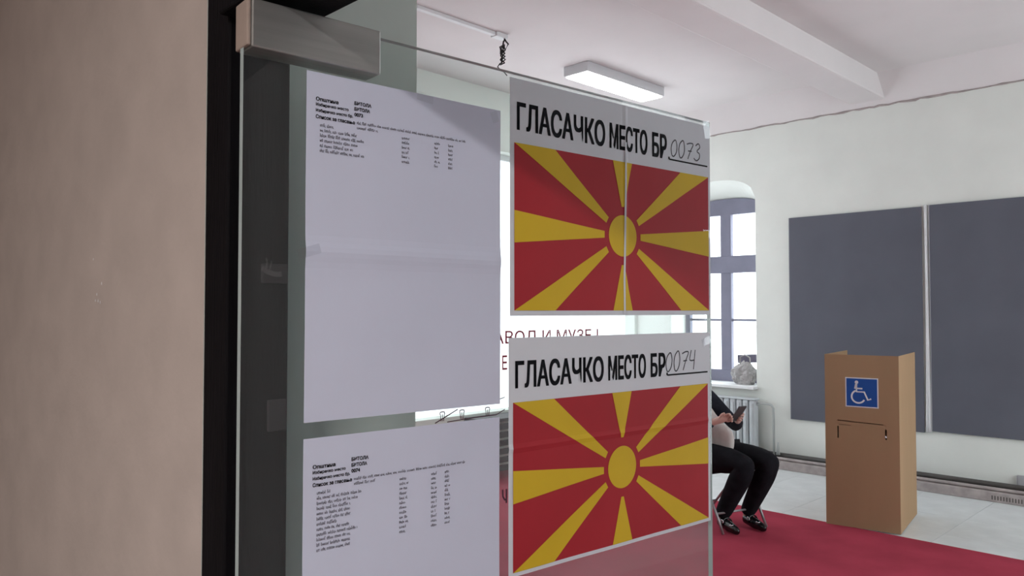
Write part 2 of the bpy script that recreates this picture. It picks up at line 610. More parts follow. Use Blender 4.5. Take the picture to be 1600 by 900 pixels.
# torn tape left on the bare strip of glass
bm = bmesh.new()
stroke(bm, [(0.024, 1.700), (0.030, 1.695), (0.040, 1.692), (0.048, 1.693)], 0.006)
stroke(bm, [(0.029, 1.698), (0.030, 1.706), (0.029, 1.711)], 0.0022)
stroke(bm, [(0.033, 1.697), (0.035, 1.704), (0.035, 1.708)], 0.0018)
drape(bm, 0.0056, lambda x, z: 0.0)
obj('tape_remnant', bm, 'tape', door)
# vinyl lettering of the institution, mostly hidden below the sheets
bm = text_bm('ЗАВОД И МУЗЕЈ', 0.350, 0.583, 1.598, 1.6205, 0.008)
drape(bm, 0.0052, lambda x, z: 0.0)
obj('vinyl_lettering', bm, 'vinyl', door)
bm = text_bm('Е', 0.383, 0.3925, 1.564, 1.585, 0.01)
drape(bm, 0.0052, lambda x, z: 0.0)
obj('vinyl_lettering', bm, 'vinyl', door)
bm = bmesh.new()
stroke(bm, [(0.384, 1.392), (0.3845, 1.382), (0.388, 1.377), (0.391, 1.377)], 0.0028)
stroke(bm, [(0.391, 1.392), (0.391, 1.372)], 0.0028)
drape(bm, 0.0052, lambda x, z: 0.0)
obj('vinyl_lettering', bm, 'vinyl_dark', door)
bm = bmesh.new()
for gx in (0.278, 0.311, 0.356):
    for q in (-.0022, 0, .0022):
        stroke(bm, [(gx + q, 1.500), (gx + q * 1.5, 1.5095)], 0.0012)
    stroke(bm, [(gx - .004, 1.509), (gx - .0035, 1.512), (gx, 1.5125), (gx + .0035, 1.512), (gx + .004, 1.509)], 0.0016)
stroke(bm, [(0.266, 1.498), (0.304, 1.514)], 0.0016)
stroke(bm, [(0.286, 1.498), (0.33, 1.500), (0.372, 1.5005), (0.388, 1.507)], 0.0013)
stroke(bm, [(0.376, 1.522), (0.388, 1.5245)], 0.0013)
drape(bm, 0.0052, lambda x, z: 0.0)
obj('vinyl_drawing', bm, 'vinyl_dark', door)


def on_door(name, x, z):
    """an Empty on the camera side of the glass at leaf position x, height z"""
    ca, sa = math.cos(DA), math.sin(DA)
    y = -0.0056
    return empty(name, (HX + ca * x - sa * y, HY + sa * x + ca * y, z), DA)


# ------------------------------------------------------------------ the two election posters
def circle(cx, cz, rx, rz, n=40):
    return [(cx + rx * math.cos(2 * PI * k / n), cz + rz * math.sin(2 * PI * k / n)) for k in range(n)]


DIGITS = {
    '0': [[(.5, 1), (.15, .8), (.02, .45), (.2, .05), (.5, 0), (.8, .25), (.85, .6), (.65, .95), (.42, .98)]],
    '7': [[(0.0, .9), (.5, 1.0), (.95, .95), (.6, .5), (.3, 0)], [(.25, .5), (.8, .52)]],
    '3': [[(.2, .85), (.6, 1), (.85, .8), (.45, .55), (.85, .42), (.85, .15), (.45, 0), (.05, .12)]],
    '4': [[(.25, 1), (.1, .5), (.85, .48)], [(.85, 1), (.8, .5), (.75, 0)]],
}


def smooth_pts(p, n=4):
    out = []
    for i in range(len(p) - 1):
        a = p[max(0, i - 1)]; b = p[i]; c = p[i + 1]; d = p[min(len(p) - 1, i + 2)]
        for k in range(n):
            t = k / n
            out.append(tuple(0.5 * (2 * b[j] + (c[j] - a[j]) * t + (2 * a[j] - 5 * b[j] + 4 * c[j] - d[j]) * t * t + (3 * b[j] - a[j] - 3 * c[j] + d[j]) * t ** 3) for j in (0, 1)))
    out.append(p[-1])
    return out


def poster(x, z, w, h, flag, title, uline, digits, dbox, crease, label):
    p = on_door('election_poster', x, z)
    tag(p, label, 'poster', 'polling station posters on the glass door')
    if crease is not None:
        def fn(u, v):
            d = abs(u - crease)
            return max(0.0, 0.0012 * (1 - d / 0.007)) if d < 0.007 else 0.0006 * math.sin(u * 23) ** 2
        xc = [crease - .009, crease - .007, crease - .0035, crease, crease + .0035, crease + .007, crease + .009] + frange(0, w, 12)
    else:
        def fn(u, v):
            return 0.0009 * math.sin(u * 17 + 1) ** 2 + 0.0012 * math.exp(-((v - 0.185) / 0.004) ** 2)
        xc = frange(0, w, 12)
    zc = frange(0, h, 8) + ([] if crease is not None else [.178, .182, .185, .188, .192])
    obj('sheet', sheet_bm(w, h, fn, xc, zc), 'poster', p)
    fx0, fx1, fz0, fz1 = flag
    obj('flag_field', drape(poly_bm([(fx0, fz0), (fx1, fz0), (fx1, fz1), (fx0, fz1)]), 0.0007, fn, xc, zc), 'red', p)
    cx, cz = (fx0 + fx1) / 2, (fz0 + fz1) / 2
    R0 = 0.0345
    gap = 0.0445
    hw, hh = (fx1 - fx0) / 2, (fz1 - fz0) / 2
    rays = []
    a, b = 0.024, 0.0055
    rays.append([(cx - a, fz1), (cx - .003, cz + gap + .004), (cx + .003, cz + gap + .004), (cx + a, fz1)])
    rays.append([(cx - a, fz0), (cx + a, fz0), (cx + .003, cz - gap - .004), (cx - .003, cz - gap - .004)])
    rays.append([(fx0, cz - a), (cx - gap, cz - b), (cx - gap, cz + b), (fx0, cz + a)])
    rays.append([(fx1, cz - a), (fx1, cz + a), (cx + gap, cz + b), (cx + gap, cz - b)])
    for sx in (-1, 1):
        for sz in (-1, 1):
            o1 = (cx + sx * hw, cz + sz * hh)
            o2 = (cx + sx * (hw - 0.082), cz + sz * hh)
            mx, mz = (o1[0] + o2[0]) / 2 - cx, (o1[1] + o2[1]) / 2 - cz
            q = math.hypot(mx, mz)
            mx /= q; mz /= q
            i1 = (cx + mx * gap + abs(mz) * .0055 * sx, cz + mz * gap - abs(mx) * .0055 * sz)
            i2 = (cx + mx * gap - abs(mz) * .0055 * sx, cz + mz * gap + abs(mx) * .0055 * sz)
            rays.append([o1, o2, i2, i1])
    for r in rays:
        obj('ray', drape(poly_bm(r), 0.0011, fn, xc, zc), 'yellow', p)
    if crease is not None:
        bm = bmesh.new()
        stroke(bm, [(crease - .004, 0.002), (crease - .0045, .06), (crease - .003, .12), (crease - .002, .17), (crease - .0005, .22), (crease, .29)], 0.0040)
        obj('crease_glare', drape(bm, 0.0015, fn), 'poster', p)  # pale stroke painting the glare line along the fold
    obj('sun_disc', drape(poly_bm(circle(cx, cz, R0, R0)), 0.0011, fn, xc, zc), 'yellow', p)
    tx0, tx1, tz0, tz1 = title
    # three words with bold condensed caps
    bm = bmesh.new()
    L = tx1 - tx0
    for wd_, f0, f1, drop in (('ГЛАСАЧКО', 0.0, 0.545, 0.0), ('МЕСТО', 0.575, 0.850, 0), ('БР', 0.885, 1.0, 0)):
        for dx_ in (-.0010, -.0003, .0003, .0010):
            for dz_ in (-.0007, .0007):
                merge(bm, text_bm(wd_, tx0 + L * f0 + .001 + dx_, tx0 + L * f1 - .001 + dx_, tz0 + .0007 + dz_, tz1 - .0007 + dz_, 0.006))
    obj('title_lettering', drape(bm, 0.0007, fn, xc), 'ink', p)
    bm = bmesh.new()
    ux0, ux1, uz = uline
    stroke(bm, [(ux0, uz), ((ux0 + ux1) / 2, uz), (ux1, uz)], 0.0028)
    merge(bm, poly_bm(circle(ux0 - 0.001, uz + .002, .0022, .0028, 10)))
    obj('dotted_underline', drape(bm, 0.0007, fn), 'ink', p)
    bm = bmesh.new()
    dx0, dx1, dz0, dz1 = dbox
    n = len(digits)
    st = (dx1 - dx0) / n
    for i, ch in enumerate(digits):
        for line in DIGITS[ch]:
            pts_ = [(dx0 + st * (i + u * .88) + .16 * st * (v - .5), dz0 + v * (dz1 - dz0) * (1 if i % 2 else .93)) for u, v in line]
            stroke(bm, smooth_pts(pts_), 0.0023)
    obj('handwritten_number', drape(bm, 0.0007, fn), 'pen', p)
    return p, fn


P1X, P1Z = 0.397, 1.642
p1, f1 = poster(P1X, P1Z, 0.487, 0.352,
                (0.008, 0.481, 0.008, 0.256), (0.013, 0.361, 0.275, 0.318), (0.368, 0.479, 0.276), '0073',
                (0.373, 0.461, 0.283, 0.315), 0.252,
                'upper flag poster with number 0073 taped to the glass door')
P2X, P2Z = 0.394, 1.2635
p2, f2 = poster(P2X, P2Z, 0.486, 0.3465,
                (0.008, 0.479, 0.006, 0.252), (0.012, 0.357, 0.272, 0.313), (0.362, 0.479, 0.2735), '0074',
                (0.358, 0.445, 0.280, 0.315), None,
                'lower flag poster with number 0074 taped to the glass door')


def tape(parent, x, z, w, h, rot=0.0, off=0.0014):
    ca, sa = math.cos(rot), math.sin(rot)
    bm = poly_bm([(x + ca * u - sa * v, z + sa * u + ca * v) for u, v in ((-w / 2, -h / 2), (w / 2, -h / 2), (w / 2, h / 2), (-w / 2, h / 2))])
    for v in bm.verts:
        v.co.y = -off - 0.0008 * math.sin(v.co.x * 900)
    obj('tape', drape(bm, off, lambda a, b: 0), 'tape', parent)


tape(p1, 0.478, 0.345, 0.018, 0.032, 0.2)
tape(p1, 0.478, 0.150, 0.030, 0.015, 0.0)
tape(p2, 0.475, 0.330, 0.026, 0.014, 0.3)


# ------------------------------------------------------------------ the two result lists
def tiny_words(bm, x0, x1, z, h, rnd):
    """a line of print too small to read: upright strokes grouped to words"""
    x = x0
    while x < x1:
        n = rnd.randint(3, 9)
        for _ in range(n):
            if x >= x1:
                break
            hh = h * rnd.choice((0.65, 0.65, 0.7, 1.0))
            stroke(bm, [(x, z), (x, z + hh)], 0.0006)
            if rnd.random() < .7:
                zz = z + hh * rnd.choice((0, .5, 1))
                stroke(bm, [(x, zz), (x + .0012, zz)], 0.0005)
            x += 0.0015
        x += 0.0016


def result_list(x, z, w, h, top, lines, cols, fold, number, label, seed):
    rnd = random.Random(seed)
    s = on_door('result_list', x, z)
    tag(s, label, 'paper sheet', 'printed lists on the glass door')

    def fn(u, v):
        wav = 0.0008 * (math.sin(u * 14 + seed) ** 2) + 0.0006 * math.sin(v * 11) ** 2
        fo = 0.0022 * math.exp(-((v - fold) / 0.012) ** 2) if fold else 0
        return wav + fo
    xc = frange(0, w, 14)
    zc = frange(0, h, 16) + ([fold - .03, fold - .02, fold - .012, fold - .006, fold, fold + .006, fold + .012, fold + .02, fold + .03] if fold else [])
    obj('sheet', sheet_bm(w, h, fn, xc, zc), 'paper', s)
    bm = bmesh.new()
    heads = ['Општина', 'Избирачко место', 'Избирачко место бр.', 'Список за гласање']
    wid = [0.030, 0.044, 0.050, 0.053]
    vals = ['БИТОЛА', 'БИТОЛА', number]
    for i, t in enumerate(heads):
        merge(bm, text_bm(t, 0.012, 0.012 + wid[i], top - i * .0072 - .0050, top - i * .0072, 0.03))
    for i, t in enumerate(vals):
        merge(bm, text_bm(t, 0.064, 0.064 + (0.024, 0.022, 0.012)[i], top + .003 - i * .0072 - .0048, top + .003 - i * .0072, 0.035))
    obj('header_lettering', drape(bm, 0.0008, fn), 'ink', s)
    bm = bmesh.new()
    tiny_words(bm, 0.068, 0.238, top - .0255, .0036, rnd)
    tiny_words(bm, 0.068, 0.098, top - .0315, .0036, rnd)
    z_ = top - .036
    for i in range(lines):
        tiny_words(bm, 0.018, 0.018 + (0.018 if i == 0 else rnd.choice((.028, .045, .05, .055, .06))), z_ - i * .0062, .0040, rnd)
        for c_, wc in zip(cols, (.013, .009, .009)):
            tiny_words(bm, c_, c_ + wc * rnd.uniform(.75, 1), z_ + .001 - i * .0062, .0036, rnd)
    obj('table_print', drape(bm, 0.0008, fn), 'ink_grey', s)['kind'] = 'stuff'
    return s


s1 = result_list(0.077, 1.516, 0.301, 0.424, 0.394, 6, (0.134, 0.186, 0.209), 0.205, '0073',
                 'upper white printed list with six short rows taped beside the posters', 3)
s2 = result_list(0.076, 1.073, 0.301, 0.424, 0.392, 12, (0.134, 0.183, 0.205), None, '0074',
                 'lower white printed list with twelve rows taped beside the posters', 5)
tape(s1, 0.290, 0.413, 0.013, 0.016, 0.4, 0.0022)
tape(s1, 0.170, 0.420, 0.026, 0.012, -0.1, 0.0022)
tape(s1, 0.004, 0.205, 0.03, 0.012, 0.3, 0.0030)

# ================================================================== the room beyond
# ------------------------------------------------------------------ arched window
win = struct(empty('window_1', (-4.75, 8.30, 0.80)), 'arched window with grey cross bars beside the radiator')
def wbox(name, x0, x1, z0, z1, m='frame_win', y0=-0.035, y1=0.035, parent=win, bev=0.006):
    return box(name, x0, x1, y0, y1, z0, z1, m, parent, bev)
wbox('mullion', -0.068, 0.068, 0.15, 1.98, y0=-0.033, y1=0.033)
wbox('transom', -0.55, 0.55, 1.29, 1.49, y0=-0.045)
wbox('bottom_rail', -0.55, 0.55, 0.0, 0.155, y0=-0.04)
wbox('glazing_bar', -0.50, -0.068, 0.725, 0.752, y0=-0.015, y1=0.015, bev=0.003)
wbox('glazing_bar', 0.068, 0.50, 0.725, 0.752, y0=-0.015, y1=0.015, bev=0.003)
wbox('stile', -0.56, -0.49, 0.15, 1.98, y0=-0.033, y1=0.033)
wbox('stile', 0.49, 0.56, 0.15, 1.98, y0=-0.033, y1=0.033)
# arched head of the frame
ob = [(px + 4.75, pz - 0.80) for px, pz in arch_loop(-5.31, -4.19, 0.80, 2.725, 0.24)][2:]
ob = [q for q in ob if q[1] > 1.98]
bm = bmesh.new()
hd = [(0.56, 1.975), *ob, (-0.56, 1.975)]
f = bm.faces.new([bm.verts.new((a, -0.035, b)) for a, b in hd])
r = bmesh.ops.extrude_face_region(bm, geom=[f])
bmesh.ops.translate(bm, verts=[g for g in r['geom'] if isinstance(g, bmesh.types.BMVert)], vec=(0, 0.07, 0))
bmesh.ops.recalc_face_normals(bm, faces=bm.faces)
obj('arched_head', bm, 'frame_win', win)
for x0, x1 in ((-0.49, -0.068), (0.068, 0.49)):
    for z0, z1 in ((0.155, 0.725), (0.752, 1.29), (1.49, 1.975)):
        box('pane', x0, x1, -0.003, 0.003, z0, z1, 'pane', win)
box('sill', -0.56, 0.56, -0.44, -0.03, -0.012, 0.022, 'sill', win, 0.006)

# left window with white blind
w2 = struct(empty('window_2', (XL - 0.15, 5.75, 0.62)), 'white blind over the wide side window')
bm = bmesh.new()
n = 60
vs = []
for i in range(n + 1):
    y = -2.15 + 4.3 * i / n
    xo = 0.008 * math.sin(i * 1.3)
    vs.append((bm.verts.new((xo, y, 0.0)), bm.verts.new((xo, y, 2.68))))
for i in range(n):
    bm.faces.new((vs[i][0], vs[i + 1][0], vs[i + 1][1], vs[i][1]))
obj('blind', bm, 'blind', w2, True)
box('blind_rail', -0.03, 0.03, -2.15, 2.15, 2.62, 2.68, 'white', w2, 0.004)

# windows of the right wall (daylight side, outside the picture)
for i, y in enumerate((4.5, 6.7)):
    w = struct(empty('window_%d' % (3 + i), (XR + 0.2, y, 0.5)))
    box('pane', -.003, .003, -.9, .9, 0, 2.9, 'pane', w)
    box('mullion', -.03, .03, -.06, .06, 0, 2.9, 'frame_win', w)
    box('transom', -.03, .03, -.9, .9, 1.75, 1.9, 'frame_win', w)

# ------------------------------------------------------------------ radiator under the window
rad = empty('radiator', (-4.13, 7.82, 0.0))
tag(rad, 'pale grey ribbed radiator below the arched window', 'radiator')
rm = None
for i in range(15):
    if rm is None:
        b = bmesh.new()
        add_box(b, -0.070, -0.006, -0.05, 0.05, 0.12, 0.685, 0.014)
        add_box(b, -0.052, -0.024, -0.062, -0.045, 0.16, 0.65, 0.006)
        o = obj('radiator_section', b, 'radiator', rad)
        rm = o.data
    else:
        o = bpy.data.objects.new('radiator_section', rm)
        COL.objects.link(o)
        o.parent = rad
    o.location.x = -0.076 * i
for zz in (0.15, 0.655):
    tube('header_pipe', [(-1.14, 0, zz), (0.0, 0, zz)], 0.026, 'radiator', rad)
tube('supply_pipe', [(-0.02, 0, 0.655), (0.12, 0, 0.655), (0.165, 0, 0.645), (0.185, 0, 0.61), (0.188, 0, 0.5), (0.19, 0, 0.05)], 0.012, 'pipe', rad)
tube('return_pipe', [(-0.02, 0, 0.15), (0.10, 0.0, 0.15), (0.16, 0.02, 0.13)], 0.012, 'pipe', rad)
box('top_grille', -1.15, 0.0, -0.06, 0.06, 0.685, 0.70, 'radiator', rad, 0.003)
tube('valve', [(0.235, 0, 0.13), (0.235, 0, 0.20), (0.235, 0, 0.26)], [0.022, 0.016, 0.008], 'pipe', rad)
for sx in (-0.04, -1.1):
    box('foot', sx - .03, sx + .01, -.04, .04, 0.0, 0.125, 'radiator', rad, 0.004)

# plinth and pipe along the far wall
pl = empty('baseboard_back', (XL, 7.72, 0))
struct(pl, 'brownish stone plinth with pipe along the far wall')
box('plinth', 0.0, XR - XL, 0.0, 0.23, 0.0, 0.085, 'plinth', pl, 0.006)
tube('pipe', [(0.0, 0.13, 0.125), (4.5, 0.13, 0.122), (XR - XL - .05, 0.13, 0.118)], 0.028, 'pipe_dark', pl)
tube('pipe', [(0.0, 0.05, 0.105), (4.5, 0.05, 0.102), (XR - XL - .05, 0.05, 0.100)], 0.016, 'plinth', pl)
bm = bmesh.new()
x = 3.9
while x < 4.9:
    add_box(bm, x, x + 0.008, -0.002, 0.01, 0.02, 0.055)
    x += 0.022
obj('vent_slots', bm, 'vent', pl)

# wall socket at the right border
so = empty('wall_socket', (-1.70, Y1, 0.16))
tag(so, 'small grey wall socket low on the wall at the right border', 'socket')
box('back_box', -.055, .055, -.035, 0.0, -.06, .06, 'outlet', so, 0.004)
box('cover', -.045, .045, -.041, -.035, -.05, .05, 'outlet', so, 0.002)

# ------------------------------------------------------------------ dark boards on the far wall
def board(name, x0, x1, z0, z1, label):
    e = empty(name, (x0, Y1 - 0.0015, z0))
    tag(e, label, 'display board', 'dark display boards on the far wall')
    w, h = x1 - x0, z1 - z0
    box('panel', 0, w, -0.022, -0.006, 0, h, 'board', e, 0.002)
    box('batten', 0.1, w - 0.1, -0.006, 0.0, 0.2, 0.26, 'white', e)
    box('batten', 0.1, w - 0.1, -0.006, 0.0, h - 0.26, h - 0.2, 'white', e)
    # thin light edge strips
    box('edge_strip', -0.006, 0.0, -0.024, 0.0, 0, h, 'outlet', e)
    return e
board('display_board', -3.80, -2.495, 0.505, 2.632, 'dark grey display board nearer the arched window')
board('display_board', -2.425, -0.95, 0.525, 2.640, 'dark grey display board cut off by the right border')
ct = empty('cable_strip', (-2.462, Y1 - 0.012, 0.51))
tag(ct, 'white bundle of cords hanging between the two dark boards', 'cord')
for k_, dx in enumerate((-0.014, 0.0, 0.014)):
    pts = []
    for i in range(26):
        t = i / 25
        pts.append((dx * (1 - .35 * t) + 0.008 * math.sin(3 * t + k_) + 0.004 * t, -0.004 * k_ * 0, t * 2.135))
    tube('cord', pts, 0.0095, 'white', ct, 8)

# ------------------------------------------------------------------ cardboard voting booth
BA = math.radians(9.4)
bo = empty('voting_booth', (-2.60, 6.0, 0.0), BA)
tag(bo, 'tall brown cardboard voting booth with a blue wheelchair sign', 'voting booth')
BW, BD, BH = 0.522, 0.72, 1.312
T = 0.007
slots = [[(0.088, 0.675), (0.098, 0.675), (0.098, 0.765), (0.088, 0.765)],
         [(0.424, 0.690), (0.436, 0.690), (0.436, 0.765), (0.424, 0.765)],
         [(0.090, 0.806), (0.410, 0.795), (0.410, 0.801), (0.090, 0.813)],
         [(0.100, 0.776), (0.190, 0.774), (0.190, 0.7775), (0.100, 0.780)]]
bm = plate_poly([(0, 0.009), (BW, 0.0), (BW, BH), (0, BH)], slots)
for f in bm.faces:
    f.normal_update()
    if f.normal.y > 0:
        f.normal_flip()
r = bmesh.ops.extrude_face_region(bm, geom=list(bm.faces))
bmesh.ops.translate(bm, verts=[g for g in r['geom'] if isinstance(g, bmesh.types.BMVert)], vec=(0, T, 0))
bmesh.ops.recalc_face_normals(bm, faces=bm.faces)
for v in bm.verts:
    v.co.z = max(v.co.z, 0.0095)
obj('front_panel', bm, 'cardboard', bo)
box('side_panel', 0.0, T, T, BD, 0.0095, BH, 'cardboard', bo, 0.001)
box('side_panel', BW - T, BW, T, BD, 0.0095, BH, 'cardboard', bo, 0.001)
box('shelf', T, BW - T, 0.03, BD - .1, 0.60, 0.607, 'cardboard', bo)
# closed box added behind the die-cut slots so they stay dark
bm = bmesh.new()
add_box(bm, 0.05, 0.47, 0.20, 0.205, 0.62, 0.86)
add_box(bm, 0.05, 0.055, T, 0.205, 0.62, 0.86)
add_box(bm, 0.465, 0.47, T, 0.205, 0.62, 0.86)
add_box(bm, 0.05, 0.47, T, 0.205, 0.62, 0.625)
add_box(bm, 0.05, 0.47, T, 0.205, 0.855, 0.86)
obj('slot_shade_box', bm, 'cardboard', bo)
box('slot_tab', 0.424, 0.436, -0.003, 0.003, 0.705, 0.718, 'sign_white', bo)
# wheelchair sign
sg = empty('access_sign', (0, 0, 0))
box('sign_border', 0.150, 0.382, -0.0015, 0.0, 0.918, 1.142, 'sign_white', bo).name = 'access_sign'
bpy.data.objects.remove(sg)
sign = [o for o in bo.children if o.name.startswith('access_sign')][0]
box('sign_field', 0.158, 0.374, -0.0022, -0.0015, 0.926, 1.134, 'blue', sign)
bm = bmesh.new()
sx, sz, sc = 0.158, 0.926, 0.21
def SP(u, v):
    return (sx + u * sc, sz + v * sc)
stroke(bm, [SP(.30 + .0, .62), SP(.335, .80)], 0.016)
merge(bm, poly_bm([SP(.345 + .062 * math.cos(a), .86 + .062 * math.sin(a)) for a in [2 * PI * k / 16 for k in range(16)]]))
stroke(bm, [SP(.335, .80), SP(.345, .52), SP(.60, .52), SP(.72, .24), SP(.83, .29)], 0.0125)
stroke(bm, [SP(.35, .64), SP(.54, .64)], 0.0115)
stroke(bm, [SP(.40 + .225 * math.cos(a), .345 + .225 * math.sin(a)) for a in [math.radians(112 + 12.2 * k) for k in range(19)]], 0.0125)
drape(bm, 0.0027, lambda a, b: 0)
obj('wheelchair_symbol', bm, 'sign_white', sign)

# ------------------------------------------------------------------ ceiling lamp
la = empty('ceiling_lamp', (-4.665, 6.07, ZC - 0.105))
tag(la, 'white box ceiling lamp glowing above the door edge', 'lamp')
bm = bmesh.new()
add_box(bm, -0.145, 0.145, -0.61, 0.61, 0.012, 0.105, 0.006)
obj('housing', bm, 'lamp_body', la)
box('diffuser', -0.13, 0.13, -0.595, 0.595, 0.0, 0.013, 'diffuser', la, 0.004)

# cable trunking and hanging cable knot
tr = empty('cable_trunking', (-4.60, 0.80, ZC))
tag(tr, 'white cable trunking running along the ceiling', 'trunking')
box('duct', -0.02, 0.02, 0.0, 3.56, -0.028, 0.0, 'white', tr, 0.002)
box('end_box', -0.04, 0.04, 3.56, 3.68, -0.035, 0.0, 'white', tr, 0.004)
kn = empty('cable_knot', (-4.58, 4.46, ZC - 0.035))
tag(kn, 'knot of black cable hanging from the ceiling trunking', 'cable')
rk = random.Random(4)
def wob(n, amp, z0, z1):
    return [(amp * rk.uniform(-1, 1), amp * rk.uniform(-1, 1), z0 + (z1 - z0) * i / (n - 1)) for i in range(n)]
tube('loop', smooth3 := [(0, 0, 0.0), (.02, .0, -.03), (.035, .01, -.05), (.0, .01, -.09), (-.02, .0, -.06), (-.01, 0, -.02), (.01, .0, -.01)], 0.007, 'cable', kn, 7)
for q in range(5):
    tube('strand', [(0.0, 0, -0.05), *[(a - .012, b - .012, c) for a, b, c in wob(6, .022, -.07, -.20)], (-.03, -.02, -.215)], 0.006, 'cable', kn, 7)
tube('tail', [(-.03, -.02, -.20), (-.05, -.03, -.23), (-.03, -.02, -.255), (.0, .0, -.28), (.02, .01, -.31)], 0.0045, 'cable', kn, 7)

# ------------------------------------------------------------------ bag on the window sill
bg = empty('plastic_bag', (-4.40, 8.06, 0.822))
tag(bg, 'crumpled grey bag standing on the window sill', 'bag')
bm = bmesh.new()
bmesh.ops.create_icosphere(bm, subdivisions=5, radius=1.0)
for v in bm.verts:
    p = v.co.copy()
    n1 = noise.noise(p * 1.6) * .22 + abs(noise.noise(p * 3.5 + Vector((3, 1, 2)))) * .20 + abs(noise.noise(p * 8)) * .06
    q = p * (1 + n1 - .12)
    z = max(-0.80, q.z)
    pinch = 1.0 - 0.45 * max(0, z) ** 1.5
    v.co = Vector((q.x * .165 * pinch, q.y * .11 * pinch, (z + .80) * .145))
obj('sack', bm, 'bag', bg, smooth=False)
bm = bmesh.new()
add_box(bm, -.10, .13, .05, .07, .235, .33, .006)
hb = obj('handle_flap', bm, 'bag_handle', bg)
hb.rotation_euler = (0, math.radians(-4), 0)
tube('handle_loop', [(-.06, 0, .22), (-.055, .0, .30), (0.0, 0, .33), (.06, 0, .30), (.065, 0, .22)], 0.008, 'bag', bg)

# ------------------------------------------------------------------ dark slatted rack under the blind, glimpsed between the papers
rc = empty('slatted_rack', (XL + 0.16, 5.55, 0.009))
tag(rc, 'low dark slatted rack below the white blind, glimpsed between papers', 'rack')
for sx in (-.13, .13):
    for sy in (-.42, .42):
        box('post', sx - .02, sx + .02, sy - .02, sy + .02, 0, 0.56, 'rack', rc, 0.003)
for i in range(6):
    box('slat', 0.13, 0.15, -.44, .44, .08 + i * .08, .135 + i * .08, 'rack', rc, 0.003)
box('top', -.15, .16, -.46, .46, 0.56, 0.59, 'rack', rc, 0.004)

# ================================================================== the seated person and the folding chair
HG = (-3.28, 5.455, 0.009)
HA = math.atan2(-0.295, 0.955)

ch = empty('folding_chair', HG, HA)
tag(ch, 'folding chair with thin metal legs under the seated person', 'chair')
bm = bmesh.new()
add_box(bm, -0.28, 0.16, -0.205, 0.205, 0.395, 0.420, 0.010)
obj('seat', bm, 'chair_pad', ch)
for sy in (-0.215, 0.215):
    tube('leg', [(0.37, sy, 0.008), (0.30, sy, 0.14), (0.13, sy, 0.41), (-.34, sy, 0.80), (-.42, sy, .87)], 0.010, 'chair_metal', ch)
    tube('leg', [(-0.24, sy * .93, 0.008), (-.05, sy * .93, 0.22), (0.13, sy * .93, 0.41)], 0.010, 'chair_metal', ch)
tube('stretcher', [(0.30, -.215, 0.14), (0.30, .215, 0.14)], 0.008, 'chair_metal', ch)
tube('stretcher', [(-0.16, -.20, 0.10), (-0.16, .20, 0.10)], 0.008, 'chair_metal', ch)
bm = bmesh.new()
add_box(bm, -0.415, -0.395, -.21, .21, 0.70, 0.87, 0.008)
obj('backrest', bm, 'chair_pad', ch)


def skin_obj(name, joints, edges, root, m, parent, sub=2):
    """joints: name -> (pos, radius or (rx, ry)); grows one continuous surface"""
    names = list(joints)
    me = bpy.data.meshes.new(name)
    me.from_pydata([joints[n][0] for n in names], [(names.index(a), names.index(b)) for a, b in edges], [])
    o = bpy.data.objects.new(name, me)
    COL.objects.link(o)
    md = o.modifiers.new('skin', 'SKIN')
    md.use_smooth_shade = True
    sv = me.skin_vertices[0].data
    for i, n in enumerate(names):
        r = joints[n][1]
        sv[i].radius = r if isinstance(r, tuple) else (r, r)
        sv[i].use_root = (n == root)
    s = o.modifiers.new('sub', 'SUBSURF')
    s.levels = s.render_levels = sub
    bpy.context.view_layer.update()
    ev = o.evaluated_get(bpy.context.evaluated_depsgraph_get())
    me2 = bpy.data.meshes.new_from_object(ev)
    bpy.data.objects.remove(o)
    me2.name = name
    me2.materials.clear()
    return obj(name, me2, m, parent, smooth=True)


def chain(names):
    return [(names[i], names[i + 1]) for i in range(len(names) - 1)]


pe = empty('person', HG, HA)
tag(pe, 'seated person in black trousers and dark cardigan looking at a phone', 'person')

J = {}
E_ = []
